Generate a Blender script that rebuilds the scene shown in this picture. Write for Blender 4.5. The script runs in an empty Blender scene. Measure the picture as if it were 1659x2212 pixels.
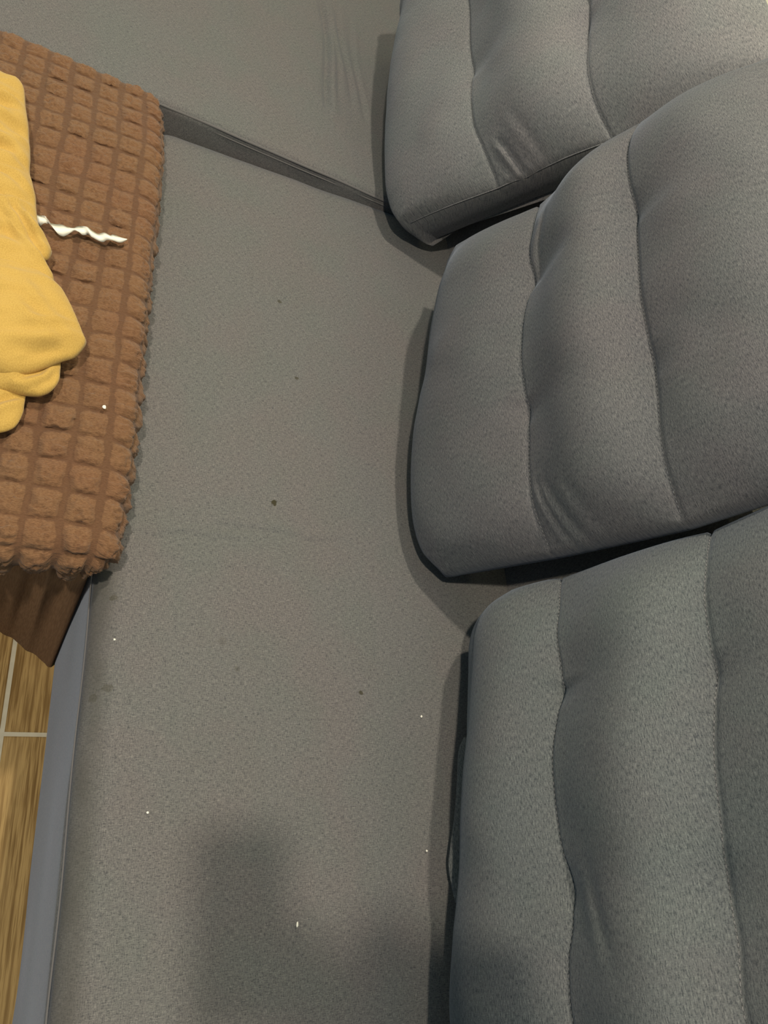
import bpy, bmesh, math, random
import numpy as np
from mathutils import Vector, Matrix

S = bpy.context.scene
COL = S.collection

# ---------------------------------------------------------------- camera
cam = bpy.data.cameras.new("camera")
cam.sensor_fit = 'AUTO'
cam.sensor_width = 36.0
cam.lens = 36.0 * 1661.0 / 2212.0
cam.clip_start = 0.02
cam_ob = bpy.data.objects.new("camera", cam)
COL.objects.link(cam_ob)
RIGHT = Vector((0.886945, -0.086150, 0.453769))
DOWN = Vector((0.148085, -0.877544, -0.456056))
FWD = Vector((0.437491, 0.471693, -0.765576))
cam_ob.matrix_world = Matrix((
    (RIGHT.x, -DOWN.x, -FWD.x, 0.0),
    (RIGHT.y, -DOWN.y, -FWD.y, 0.0),
    (RIGHT.z, -DOWN.z, -FWD.z, 1.43),
    (0, 0, 0, 1)))
S.camera = cam_ob

# ---------------------------------------------------------------- light
world = bpy.data.worlds.new("room_ambient")
S.world = world
world.use_nodes = True
bg = world.node_tree.nodes["Background"]
bg.inputs[0].default_value = (0.58, 0.86, 1.0, 1)
bg.inputs[1].default_value = 0.30

# two warm ceiling bulbs: one over the corner of the sofa, one behind the photographer
for nm, loc, en in (("ceiling_bulb", (0.36, 1.12, 2.70), 108), ("ceiling_bulb", (-0.565, -0.165, 3.00), 178)):
    lamp = bpy.data.lights.new(nm, 'POINT')
    lamp.energy = en
    lamp.color = (1.0, 0.885, 0.69)
    lamp.shadow_soft_size = 0.05
    lamp_ob = bpy.data.objects.new(nm, lamp)
    lamp_ob.location = loc
    COL.objects.link(lamp_ob)

vs = S.view_settings
vs.view_transform = 'Standard'
vs.look = 'None'
vs.gamma = 1.0
vs.exposure = 0.0
vs.use_curve_mapping = False

# ---------------------------------------------------------------- helpers
def catmull(pts, n):
    """resample a polyline of k-D points to n smooth points, even in arc length"""
    P = np.array(pts, float)
    d = np.r_[0, np.cumsum(np.linalg.norm(np.diff(P[:, :2], axis=0), axis=1))]
    d /= d[-1]
    u = np.linspace(0, 1, n)
    m = np.zeros_like(P)
    m[1:-1] = (P[2:] - P[:-2]) / (d[2:] - d[:-2])[:, None]
    m[0] = (P[1] - P[0]) / (d[1] - d[0])
    m[-1] = (P[-1] - P[-2]) / (d[-1] - d[-2])
    i = np.clip(np.searchsorted(d, u, side='right') - 1, 0, len(d) - 2)
    h = (d[i + 1] - d[i])[:, None]
    t = ((u - d[i]) / (d[i + 1] - d[i]))[:, None]
    return ((2*t**3 - 3*t**2 + 1) * P[i] + (t**3 - 2*t**2 + t) * h * m[i]
            + (-2*t**3 + 3*t**2) * P[i + 1] + (t**3 - t**2) * h * m[i + 1])

def vnoise(x, y, seed=0):
    """smooth value noise in -1..1"""
    x = np.asarray(x, float); y = np.asarray(y, float)
    xi = np.floor(x).astype(np.int64); yi = np.floor(y).astype(np.int64)
    fx = x - xi; fy = y - yi
    fx = fx*fx*fx*(fx*(fx*6 - 15) + 10); fy = fy*fy*fy*(fy*(fy*6 - 15) + 10)
    def h(a, b):
        n = (a * 374761393 + b * 668265263 + seed * 974711) & 0x7fffffff
        n = ((n ^ (n >> 13)) * 1274126177) & 0x7fffffff
        return ((n ^ (n >> 16)) & 0xffff) / 32767.5 - 1.0
    a = h(xi, yi); b = h(xi + 1, yi); c = h(xi, yi + 1); d = h(xi + 1, yi + 1)
    return (a*(1 - fx) + b*fx)*(1 - fy) + (c*(1 - fx) + d*fx)*fy

def link(name, me, mat=None, parent=None, smooth=True):
    o = bpy.data.objects.new(name, me)
    COL.objects.link(o)
    if mat: me.materials.append(mat)
    if smooth:
        me.polygons.foreach_set("use_smooth", np.ones(len(me.polygons), bool))
    if parent: o.parent = parent
    return o

def grid_mesh(name, V, uv=None, closed_u=False, closed_v=False, attr=None):
    """V: (nu, nv, 3) grid of points"""
    nu, nv = V.shape[:2]
    idx = np.arange(nu*nv).reshape(nu, nv)
    a = idx if not closed_u else np.vstack([idx, idx[:1]])
    if closed_v: a = np.hstack([a, a[:, :1]])
    f = np.stack([a[:-1, :-1], a[1:, :-1], a[1:, 1:], a[:-1, 1:]], -1).reshape(-1, 4)
    me = bpy.data.meshes.new(name)
    me.from_pydata(V.reshape(-1, 3).tolist(), [], f.tolist())
    if uv is not None: set_uv(me, uv.reshape(-1, 2))
    if attr:
        for k, v in attr.items():
            at = me.attributes.new(k, 'FLOAT', 'POINT')
            at.data.foreach_set("value", v.reshape(-1).astype(np.float32))
    return me

def set_uv(me, uvv):
    l = me.uv_layers.new(name="uv")
    vi = np.zeros(len(me.loops), np.int32)
    me.loops.foreach_get("vertex_index", vi)
    l.data.foreach_set("uv", np.asarray(uvv, np.float32)[vi].reshape(-1))

def empty(name, loc, label, cat, group=None):
    o = bpy.data.objects.new(name, None)
    o.empty_display_size = 0.1
    COL.objects.link(o)
    o.location = loc
    o["label"] = label; o["category"] = cat
    if group: o["group"] = group
    return o

def tag(o, label, cat, group=None):
    o["label"] = label; o["category"] = cat
    if group: o["group"] = group

def tube(bm, pts, r, n=6):
    pts = [Vector(p) for p in pts]
    rings = []
    for i, p in enumerate(pts):
        t = (pts[min(i+1, len(pts)-1)] - pts[max(i-1, 0)]).normalized()
        a = t.cross(Vector((0, 0, 1)))
        if a.length < 1e-3: a = t.cross(Vector((1, 0, 0)))
        a.normalize(); b = t.cross(a)
        rings.append([bm.verts.new(p + (a*math.cos(2*math.pi*k/n) + b*math.sin(2*math.pi*k/n))*r) for k in range(n)])
    for q, s in zip(rings[:-1], rings[1:]):
        for k in range(n):
            bm.faces.new((q[k], q[(k+1) % n], s[(k+1) % n], s[k]))
    bm.faces.new(rings[0]); bm.faces.new(rings[-1][::-1])

def bm_obj(name, bm, mat, parent=None, smooth=True):
    bmesh.ops.recalc_face_normals(bm, faces=bm.faces)
    me = bpy.data.meshes.new(name)
    bm.to_mesh(me); bm.free()
    return link(name, me, mat, parent, smooth)

def wrap_box(cx, cy, A, B, ztop, rc, rh, rv, drop, step, disp=None, tuck=0.0, extra=None):
    """A soft slab: a cloth sheet laid over a box of half sizes A, B with plan corner radius rc,
    edge roll rh x rv, hanging down by drop.  Returns verts, quads, uv (cloth coordinates in metres)."""
    Lr = rc - rh                      # flat part outside the inner rectangle
    arc = 0.5*math.pi*math.sqrt((rh*rh + rv*rv)/2)
    Lmax = Lr + arc + drop
    ax = A - rc + Lmax; by = B - rc + Lmax
    nx = int(2*ax/step) + 2; ny = int(2*by/step) + 2
    a = np.linspace(-ax, ax, nx)[:, None] * np.ones((1, ny))
    b = np.linspace(-by, by, ny)[None, :] * np.ones((nx, 1))
    qx = np.clip(a, -(A - rc), A - rc); qy = np.clip(b, -(B - rc), B - rc)
    ex = a - qx; ey = b - qy
    L = np.hypot(ex, ey); Ls = np.maximum(L, 1e-9)
    nxh = ex/Ls; nyh = ey/Ls
    out = L > Lmax
    L = np.minimum(L, Lmax)
    th = np.clip((L - Lr)/arc, 0, 1)*0.5*math.pi
    hor = np.minimum(L, Lr) + rh*np.sin(th)
    dz = rv*(1 - np.cos(th)) + np.maximum(0, L - Lr - arc)
    hang = np.maximum(0, L - Lr - arc)/max(drop, 1e-6)
    hor = hor - tuck*hang**2
    X = qx + nxh*hor; Y = qy + nyh*hor; Z = ztop - dz
    nz = np.cos(th); nh = np.sin(th)
    P = np.stack([cx + X, cy + Y, Z], -1)
    Nn = np.stack([nxh*nh, nyh*nh, nz], -1)
    Tn = np.stack([nxh*nz, nyh*nz, -nh], -1)          # downhill tangent
    info = dict(a=a, b=b, hang=hang, th=th, P=P, N=Nn, T=Tn)
    if disp: P = disp(info)
    idx = np.arange(nx*ny).reshape(nx, ny)
    f = np.stack([idx[:-1, :-1], idx[1:, :-1], idx[1:, 1:], idx[:-1, 1:]], -1).reshape(-1, 4)
    keep = ~(out.reshape(-1)[f].all(1))
    return P.reshape(-1, 3), f[keep], np.stack([a, b], -1).reshape(-1, 2), info

def mesh_from(name, V, F, uv, attr=None):
    used = np.unique(F)
    remap = -np.ones(len(V), np.int64); remap[used] = np.arange(len(used))
    me = bpy.data.meshes.new(name)
    me.from_pydata(V[used].tolist(), [], remap[F].tolist())
    set_uv(me, uv[used])
    if attr:
        for k, v in attr.items():
            at = me.attributes.new(k, 'FLOAT', 'POINT')
            at.data.foreach_set("value", v.reshape(-1)[used].astype(np.float32))
    return me

# ---------------------------------------------------------------- materials
class NT:
    def __init__(self, name):
        self.m = bpy.data.materials.new(name)
        self.m.use_nodes = True
        self.t = self.m.node_tree
        self.bsdf = self.t.nodes["Principled BSDF"]
    def n(self, typ, **kw):
        nd = self.t.nodes.new(typ)
        for k, v in kw.items(): setattr(nd, k, v)
        return nd
    def l(self, a, b): self.t.links.new(a, b)
    def val(self, sock, v):
        if isinstance(v, (int, float, tuple)): sock.default_value = v
        else: self.l(v, sock)
    def math(self, op, a, b=0.0, c=None, clamp=False):
        nd = self.n("ShaderNodeMath", operation=op, use_clamp=clamp)
        self.val(nd.inputs[0], a); self.val(nd.inputs[1], b)
        if c is not None: self.val(nd.inputs[2], c)
        return nd.outputs[0]
    def ramp(self, v, lo, hi, a=0.0, b=1.0):
        nd = self.n("ShaderNodeMapRange", interpolation_type='SMOOTHSTEP')
        self.val(nd.inputs[0], v)
        for i, x in enumerate((lo, hi, a, b)): nd.inputs[1 + i].default_value = x
        return nd.outputs[0]
    def mix(self, fac, a, b, mode='MIX'):
        nd = self.n("ShaderNodeMix", data_type='RGBA', blend_type=mode)
        self.val(nd.inputs[0], fac)
        self.val(nd.inputs[6], a if not isinstance(a, tuple) else (*a, 1))
        self.val(nd.inputs[7], b if not isinstance(b, tuple) else (*b, 1))
        return nd.outputs[2]
    def uv(self, sx=1, sy=1, ox=0, oy=0):
        u = self.n("ShaderNodeUVMap"); u.uv_map = "uv"
        mp = self.n("ShaderNodeMapping")
        mp.inputs["Scale"].default_value = (sx, sy, 1)
        mp.inputs["Location"].default_value = (ox, oy, 0)
        self.l(u.outputs[0], mp.inputs[0])
        return mp.outputs[0]
    def noise(self, vec, scale=1.0, detail=2.0, rough=0.5):
        nd = self.n("ShaderNodeTexNoise", noise_dimensions='2D')
        self.l(vec, nd.inputs["Vector"])
        nd.inputs["Scale"].default_value = scale
        nd.inputs["Detail"].default_value = detail
        nd.inputs["Roughness"].default_value = rough
        return nd.outputs["Fac"]
    def bump(self, h, dist, strength=1.0):
        nd = self.n("ShaderNodeBump")
        nd.inputs["Distance"].default_value = dist
        nd.inputs["Strength"].default_value = strength
        self.l(h, nd.inputs["Height"])
        self.l(nd.outputs[0], self.bsdf.inputs["Normal"])

def sofa_fabric(name, off=0.0, weave=(1.0, 1.0), spots=(), edge_dirt=False, sheen=0.16, tone=(1, 1, 1)):
    k = NT(name)
    warp = k.noise(k.uv(950, 170, off, off), 1.0, 2.0, 0.6)        # threads along v
    weft = k.noise(k.uv(170, 950, off + 7, off), 1.0, 2.0, 0.6)    # threads along u
    fine = k.noise(k.uv(750, 750, off), 1.0, 2.0, 0.7)
    w = k.math('ADD', k.math('MULTIPLY', warp, 0.5*weave[0]), k.math('MULTIPLY', weft, 0.5*weave[1]))
    w = k.math('DIVIDE', w, 0.5*(weave[0] + weave[1]))
    slub = k.noise(k.uv(*((500, 90) if weave[0] > weave[1] else (90, 500)), off, 5), 1.0, 2.0, 0.6)
    w = k.math('ADD', k.math('MULTIPLY', w, 0.60), k.math('ADD', k.math('MULTIPLY', fine, 0.28), k.math('MULTIPLY', slub, 0.12)))
    c = k.mix(k.ramp(w, 0.37, 0.51), (0.070, 0.072, 0.078), (0.142, 0.140, 0.142))
    c = k.mix(k.ramp(w, 0.51, 0.66), c, (0.218, 0.213, 0.208))
    # faded and worn areas, slightly warm, olive or blue
    b1 = k.noise(k.uv(7, 7, off*1.7, 3), 1.0, 3.0, 0.55)
    b2 = k.noise(k.uv(11, 9, 5, off*2.3), 1.0, 3.0, 0.55)
    c = k.mix(k.ramp(b1, 0.35, 0.68), c, k.mix(1.0, c, (1.03, 0.98, 0.985), 'MULTIPLY'))
    c = k.mix(k.ramp(b2, 0.40, 0.70), c, k.mix(1.0, c, (0.965, 0.995, 0.98), 'MULTIPLY'))
    if edge_dirt:
        u = k.n("ShaderNodeUVMap"); u.uv_map = "uv"
        sp = k.n("ShaderNodeSeparateXYZ"); k.l(u.outputs[0], sp.inputs[0])
        e = k.math('ABSOLUTE', k.math('ADD', sp.outputs[0], 0.364))
        d = k.ramp(e, 0.008, 0.036, 0.72, 0.0)
        d = k.math('MULTIPLY', d, k.ramp(k.noise(k.uv(14, 5, 2, 9)), 0.3, 0.6, 0.35, 1.0))
        c = k.mix(d, c, (0.07, 0.066, 0.06))
    if spots:
        u = k.n("ShaderNodeUVMap"); u.uv_map = "uv"
        wob = k.noise(k.uv(160, 160), 1.0, 2.0)
        for (sx, sy, r, s) in spots:
            dd = k.n("ShaderNodeVectorMath", operation='DISTANCE')
            k.l(u.outputs[0], dd.inputs[0]); dd.inputs[1].default_value = (sx, sy, 0)
            q = k.math('ADD', dd.outputs["Value"], k.math('MULTIPLY', k.math('SUBTRACT', wob, 0.5), r*1.4))
            c = k.mix(k.ramp(q, r*0.75, r*1.15, s, 0.0), c, (0.045, 0.040, 0.022))
    c = k.mix(1.0, c, tone, 'MULTIPLY')
    k.l(c, k.bsdf.inputs["Base Color"])
    k.bsdf.inputs["Roughness"].default_value = 0.95
    k.bsdf.inputs["Specular IOR Level"].default_value = 0.15
    k.bsdf.inputs["Sheen Weight"].default_value = sheen
    k.bsdf.inputs["Sheen Roughness"].default_value = 0.45
    k.bsdf.inputs["Sheen Tint"].default_value = (0.62, 0.74, 1.0, 1)
    k.bump(w, 0.0006, 0.5)
    return k.m

def plain(name, col, rough=0.8, spec=0.2):
    k = NT(name)
    k.bsdf.inputs["Base Color"].default_value = (*col, 1)
    k.bsdf.inputs["Roughness"].default_value = rough
    k.bsdf.inputs["Specular IOR Level"].default_value = spec
    return k

PILLOW_ROWS = {
 1: [
  [(2.0, 0.19, 0.04), (1.98, 0.14, 0.073), (1.919, 0.14, 0.081), (1.793, 0.105, 0.085), (1.67, 0.07, 0.085), (1.501, 0.039, 0.085), (1.402, 0.025, 0.082), (1.333, 0.02, 0.075), (1.288, 0.025, 0.061), (1.276, 0.044, 0.04)],
  [(2.03, 0.3, 0.03), (1.9, 0.29, 0.094), (1.682, 0.302, 0.1), (1.547, 0.28, 0.1), (1.48, 0.272, 0.088), (1.426, 0.264, 0.099), (1.335, 0.252, 0.094), (1.273, 0.253, 0.082), (1.226, 0.248, 0.054), (1.215, 0.242, 0.03)],
  [(2.04, 0.52, 0.03), (1.9, 0.515, 0.094), (1.7, 0.51, 0.1), (1.408, 0.514, 0.1), (1.37, 0.501, 0.087), (1.306, 0.488, 0.096), (1.245, 0.473, 0.09), (1.192, 0.465, 0.077), (1.144, 0.465, 0.06), (1.14, 0.466, 0.03)],
  [(1.98, 0.73, 0.01), (1.7, 0.735, 0.04), (1.4, 0.735, 0.04), (1.208, 0.733, 0.038), (1.137, 0.715, 0.033), (1.101, 0.707, 0.027), (1.07, 0.69, 0.01)],
 ],
 2: [
  [(1.125, 0.144, 0.05), (1.039, 0.13, 0.084), (0.957, 0.097, 0.088), (0.887, 0.072, 0.088), (0.785, 0.036, 0.088), (0.7, 0.014, 0.088), (0.633, 0.002, 0.087), (0.575, -0.004, 0.084), (0.522, -0.0, 0.076), (0.487, 0.017, 0.05)],
  [(1.075, 0.321, 0.06), (0.979, 0.313, 0.11), (0.938, 0.303, 0.113), (0.88, 0.298, 0.103), (0.845, 0.281, 0.115), (0.777, 0.261, 0.115), (0.69, 0.248, 0.115), (0.657, 0.244, 0.103), (0.611, 0.236, 0.114), (0.567, 0.226, 0.112), (0.517, 0.217, 0.106), (0.473, 0.213, 0.091), (0.45, 0.209, 0.06)],
  [(1.104, 0.519, 0.06), (1.017, 0.494, 0.109), (0.958, 0.484, 0.113), (0.891, 0.476, 0.103), (0.846, 0.468, 0.115), (0.761, 0.453, 0.115), (0.686, 0.442, 0.115), (0.631, 0.435, 0.103), (0.581, 0.428, 0.114), (0.528, 0.417, 0.111), (0.492, 0.41, 0.106), (0.456, 0.405, 0.095), (0.421, 0.399, 0.06)],
  [(1.073, 0.707, 0.05), (1.05, 0.715, 0.058), (0.9, 0.71, 0.065), (0.7, 0.7, 0.065), (0.52, 0.69, 0.064), (0.41, 0.67, 0.05)],
 ],
 3: [
  [(0.424, 0.126, 0.04), (0.399, 0.099, 0.07), (0.37, 0.08, 0.081), (0.313, 0.07, 0.091), (0.254, 0.061, 0.098), (0.205, 0.049, 0.102), (0.127, 0.034, 0.108), (0.043, 0.019, 0.115), (-0.023, 0.002, 0.12), (-0.11, -0.012, 0.126), (-0.26, 0.0, 0.132), (-0.36, 0.03, 0.1)],
  [(0.421, 0.204, 0.03), (0.359, 0.212, 0.088), (0.32, 0.21, 0.099), (0.26, 0.21, 0.11), (0.245, 0.207, 0.1), (0.206, 0.196, 0.116), (0.17, 0.186, 0.119), (0.118, 0.18, 0.123), (0.073, 0.179, 0.127), (0.018, 0.183, 0.119), (-0.019, 0.179, 0.134), (-0.052, 0.168, 0.136), (-0.108, 0.163, 0.14), (-0.25, 0.18, 0.145), (-0.36, 0.2, 0.09)],
  [(0.411, 0.421, 0.03), (0.352, 0.415, 0.086), (0.308, 0.407, 0.099), (0.256, 0.4, 0.107), (0.217, 0.396, 0.099), (0.172, 0.385, 0.115), (0.129, 0.374, 0.118), (0.066, 0.363, 0.122), (0.007, 0.351, 0.114), (-0.041, 0.35, 0.129), (-0.11, 0.342, 0.134), (-0.25, 0.37, 0.136), (-0.36, 0.39, 0.08)],
  [(0.42, 0.69, 0.03), (0.3, 0.7, 0.053), (0.1, 0.7, 0.062), (-0.2, 0.69, 0.073), (-0.35, 0.67, 0.06)],
 ],
}
SEAT_C = (0.49, 0.3525)
def seat_uv(x, y): return (x - SEAT_C[0], y - SEAT_C[1])
spots = [(*seat_uv(x, y), r, s) for x, y, r, s in (
    (0.375, 0.600, 0.0052, 0.95), (0.423, 0.862, 0.0038, 0.7), (0.394, 1.032, 0.0040, 0.7),
    (0.503, 0.303, 0.0030, 0.8), (0.149, 0.415, 0.0045, 0.45), (0.150, 0.292, 0.0055, 0.35),
    (0.135, 0.280, 0.0055, 0.3), (0.294, 0.365, 0.0060, 0.18), (0.315, 0.327, 0.0040, 0.25))]
M_SEAT = sofa_fabric("seat_fabric", 0.0, spots=spots, edge_dirt=True)
M_BASE = sofa_fabric("base_fabric", 31.0, (1.0, 0.4), sheen=0.28)
M_CHAISE = sofa_fabric("chaise_fabric", 47.0)
# one cloth: the light and shade on each cushion is painted into its tone
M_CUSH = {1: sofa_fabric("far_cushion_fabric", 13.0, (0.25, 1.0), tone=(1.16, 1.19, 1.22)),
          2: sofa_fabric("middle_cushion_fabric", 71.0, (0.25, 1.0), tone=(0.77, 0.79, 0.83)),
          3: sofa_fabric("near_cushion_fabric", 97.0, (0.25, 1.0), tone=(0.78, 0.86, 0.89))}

# ---------------------------------------------------------------- the room
k = NT("wood_look_tile")
ob_i = k.n("ShaderNodeObjectInfo")
tc = k.n("ShaderNodeTexCoord")
mp = k.n("ShaderNodeMapping"); k.l(tc.outputs["Object"], mp.inputs[0])
mp.inputs["Scale"].default_value = (1, 1, 1)
addv = k.n("ShaderNodeVectorMath", operation='ADD')
k.l(mp.outputs[0], addv.inputs[0])
cmb = k.n("ShaderNodeCombineXYZ")
k.l(k.math('MULTIPLY', ob_i.outputs["Random"], 37.0), cmb.inputs[0]); k.l(k.math('MULTIPLY', ob_i.outputs["Random"], 91.0), cmb.inputs[1])
k.l(cmb.outputs[0], addv.inputs[1])
def wn(sx, sy, det, rough=0.6):
    m2 = k.n("ShaderNodeMapping"); k.l(addv.outputs[0], m2.inputs[0]); m2.inputs["Scale"].default_value = (sx, sy, 1)
    return k.noise(m2.outputs[0], 1.0, det, rough)
g1 = wn(170, 7, 3.0); g2 = wn(520, 16, 2.0); g3 = wn(16, 3, 2.0)
c = k.mix(k.ramp(g1, 0.32, 0.62), (0.20, 0.118, 0.040), (0.48, 0.325, 0.135))
c = k.mix(k.ramp(g2, 0.30, 0.50, 0.6, 0.0), c, (0.17, 0.10, 0.033))
c = k.mix(k.ramp(g3, 0.4, 0.7, 0.0, 0.35), c, (0.55, 0.38, 0.17))
c = k.mix(k.math('MULTIPLY', ob_i.outputs["Random"], 0.25), c, (0.30, 0.17, 0.06))
k.l(c, k.bsdf.inputs["Base Color"])
k.bsdf.inputs["Roughness"].default_value = 0.62
k.bsdf.inputs["Specular IOR Level"].default_value = 0.12
k.bump(g2, 0.0008, 0.4)
M_TILE = k.m
k = NT("grout")
tc = k.n("ShaderNodeTexCoord"); gn = k.n("ShaderNodeTexNoise"); gn.inputs["Scale"].default_value = 60
k.l(tc.outputs["Object"], gn.inputs["Vector"])
k.l(k.mix(gn.outputs["Fac"], (0.50, 0.46, 0.36), (0.66, 0.62, 0.50)), k.bsdf.inputs["Base Color"])
k.bsdf.inputs["Roughness"].default_value = 0.9
M_GROUT = k.m
k = NT("cream_wall_paint")
tc = k.n("ShaderNodeTexCoord"); gn = k.n("ShaderNodeTexNoise"); gn.inputs["Scale"].default_value = 5
k.l(tc.outputs["Object"], gn.inputs["Vector"])
k.l(k.mix(gn.outputs["Fac"], (0.90, 0.89, 0.70), (0.93, 0.92, 0.73)), k.bsdf.inputs["Base Color"])
k.bsdf.inputs["Roughness"].default_value = 0.85
M_WALL = k.m

def box_obj(name, lo, hi, mat, parent=None, bevel=0.0, smooth=False):
    bm = bmesh.new()
    bmesh.ops.create_cube(bm, size=1)
    for v in bm.verts:
        v.co = Vector([(lo[i] + hi[i])/2 + v.co[i]*(hi[i] - lo[i]) for i in range(3)])
    if bevel:
        bmesh.ops.bevel(bm, geom=bm.edges[:], offset=bevel, segments=3, profile=0.5, affect='EDGES')
    return bm_obj(name, bm, mat, parent, smooth)

floor = box_obj("floor", (-1.6, -1.5, -0.06), (1.23, 2.75, -0.0025), M_GROUT)
floor["kind"] = "structure"
TW, TL, G = 0.200, 0.90, 0.0075
tile_me = None
for ci in range(-8, 6):
    x0 = 0.05 + ci*TW
    for rj in range(-3, 4):
        y0 = 0.333 + rj*TL + (0.0 if ci % 2 == 0 else -0.47)
        if y0 > 2.6 or y0 + TL < -1.4: continue
        xa, xb = max(x0, -1.59), min(x0 + TW, 1.22)
        ya, yb = max(y0, -1.49), min(y0 + TL, 2.74)
        if xb - xa < 0.03 or yb - ya < 0.03: continue
        bm = bmesh.new()
        hx, hy = (xb - xa - G)/2, (yb - ya - G)/2
        lo = [bm.verts.new((sx*hx, sy*hy, -0.006)) for sx, sy in ((-1, -1), (1, -1), (1, 1), (-1, 1))]
        mi = [bm.verts.new((sx*hx, sy*hy, -0.0012)) for sx, sy in ((-1, -1), (1, -1), (1, 1), (-1, 1))]
        up = [bm.verts.new((sx*(hx - 0.0015), sy*(hy - 0.0015), 0)) for sx, sy in ((-1, -1), (1, -1), (1, 1), (-1, 1))]
        bm.faces.new(up)
        for q, s in ((lo, mi), (mi, up)):
            for i in range(4): bm.faces.new((q[i], q[(i+1) % 4], s[(i+1) % 4], s[i]))
        o = bm_obj("tile", bm, M_TILE, floor, False)
        o.location = ((xa + xb)/2, (ya + yb)/2, 0)
w = box_obj("wall_right", (1.22, -1.5, 0), (1.34, 2.75, 2.7), M_WALL); w["kind"] = "structure"
w = box_obj("wall_back", (-1.6, 2.75, 0), (1.34, 2.87, 2.7), M_WALL); w["kind"] = "structure"
w = box_obj("baseboard_right", (1.205, -1.5, 0), (1.2199, 2.75, 0.09), M_WALL, None, 0.003); w["kind"] = "structure"

# ---------------------------------------------------------------- the sofa
sofa = empty("corner_sofa", (0.5, 0.4, 0), "large slate grey fabric corner sofa with stained seat beside the brown ottoman", "sofa")
sofa.location = (0, 0, 0)

def seat_disp(q):
    P, N, a, b = q["P"], q["N"], q["a"], q["b"]
    x = a + SEAT_C[0]; y = b + SEAT_C[1]
    h = 0.0022*vnoise(x*5, y*4, 3) + 0.0012*vnoise(x*14, y*11, 5)
    # shallow cloth crease that runs across the seat, and a fainter one beside it
    for pts, dep, wid in ((((0.19, 0.512), (0.237, 0.524), (0.262, 0.522), (0.30, 0.523)), 0.0030, 0.0035),
                          (((0.29, 0.545), (0.32, 0.547), (0.379, 0.548), (0.441, 0.539), (0.473, 0.546)), 0.0026, 0.0045),
                          (((0.2, 0.478), (0.28, 0.474), (0.36, 0.482)), 0.0012, 0.004)):
        pts = np.array(pts)
        yy = np.interp(x, pts[:, 0], pts[:, 1])
        m = np.clip((x - pts[0, 0])/0.02 + 1, 0, 1)*np.clip((pts[-1, 0] - x)/0.04 + 1, 0, 1)
        d = (y - yy)/wid
        h = h - m*dep*np.exp(-d*d) + m*dep*0.7*np.exp(-((y - yy - 2.2*wid)/(1.8*wid))**2)
    # foam worn down a little in the middle of each place
    h = h - 0.006*np.exp(-((y - 0.85)/0.3)**2 - ((x - 0.45)/0.2)**2) - 0.006*np.exp(-((y - 0.1)/0.3)**2 - ((x - 0.45)/0.2)**2)
    return P + N*h[..., None]
V, F, UV, _ = wrap_box(*SEAT_C, 0.37, 1.0525, 0.432, 0.075, 0.045, 0.024, 0.012, 0.005, seat_disp)
seat = link("seat_cushion", mesh_from("seat_cushion", V, F, UV), M_SEAT, sofa)

def slab(name, cx, cy, A, B, z0, z1, rc, r, mat, disp=None, step=0.012):
    V, F, UV, _ = wrap_box(cx, cy, A, B, z1, rc, r, r, z1 - z0 - r, step, disp)
    return link(name, mesh_from(name, V, F, UV), mat, sofa)
def base_disp(q):
    P = q["P"]
    h = 0.0022*vnoise(P[..., 1]*7, P[..., 2]*6, 9)*np.sin(q["th"])
    return P + q["N"]*h[..., None]
slab("seat_base", 0.492, 0.3500, 0.374, 1.048, 0.012, 0.4055, 0.03, 0.006, M_BASE, base_disp, 0.010)
# welt where the seat cover meets the front panel
bm = bmesh.new()
tube(bm, [(0.1185 + 0.0008*math.sin(y*23), y, 0.4075 + 0.0006*math.sin(y*41)) for y in np.linspace(-0.66, 1.34, 140)], 0.0011, 6)
bm_obj("front_seam", bm, M_BASE, sofa)

CH_C = (0.0, 1.955)
def ch_z(x): return 0.0385 - 0.04*np.clip(x - 0.15, -0.5, 0.6) - 0.032
def chaise_disp(q):
    P, N, a, b = q["P"].copy(), q["N"], q["a"], q["b"]
    x = P[..., 0]; y = P[..., 1]
    h = 0.002*vnoise(x*5, y*5, 21)
    for x0, x1, ya, yb, dep, wid in ((0.517, 0.520, 1.60, 2.02, 0.009, 0.008), (0.545, 0.540, 1.68, 2.0, 0.0035, 0.006),
                                    (0.575, 0.566, 1.66, 2.0, 0.0035, 0.006), (0.606, 0.598, 1.62, 2.0, 0.003, 0.006),
                                    (0.27, 0.30, 1.75, 2.1, 0.0025, 0.008)):
        t = np.clip((y - ya)/(yb - ya), 0, 1)
        xx = x0 + (x1 - x0)*t + 0.006*np.sin(y*13 + x0*40)
        m = np.clip((y - ya)/0.06, 0, 1)*np.clip((yb + 0.1 - y)/0.1, 0, 1)
        d = (x - xx)/wid
        h = h + m*dep*(-np.exp(-d*d) + 0.8*np.exp(-(d - 2)**2/2))
    P = P + N*h[..., None]
    P[..., 2] += ch_z(x)*np.clip((P[..., 2] - 0.2)/0.2, 0, 1)
    P[..., 1] += -0.03*np.clip(x - 0.15, -0.4, 0.6)*np.clip((1.7 - y)/0.3, 0, 1)
    return P
V, F, UV, _ = wrap_box(*CH_C, 0.86, 0.54, 0.466, 0.04, 0.014, 0.014, 0.20, 0.0042, chaise_disp)
link("chaise_cushion", mesh_from("chaise_cushion", V, F, UV), M_CHAISE, sofa)
slab("chaise_base", 0.0, 1.955, 0.855, 0.53, 0.012, 0.26, 0.03, 0.008, M_BASE, None, 0.03)
def piping(name, dz, dy, r):
    bm = bmesh.new()
    xs = np.linspace(-0.82, 0.80, 160)
    tube(bm, [(x, 1.4165 + dy - 0.03*min(max(x - 0.15, -0.4), 0.6) + 0.0008*math.sin(x*37), 0.459 + dz + float(ch_z(x)) + 0.0007*math.sin(x*29)) for x in xs], r, 6)
    return bm_obj(name, bm, M_CHAISE, sofa)
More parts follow.
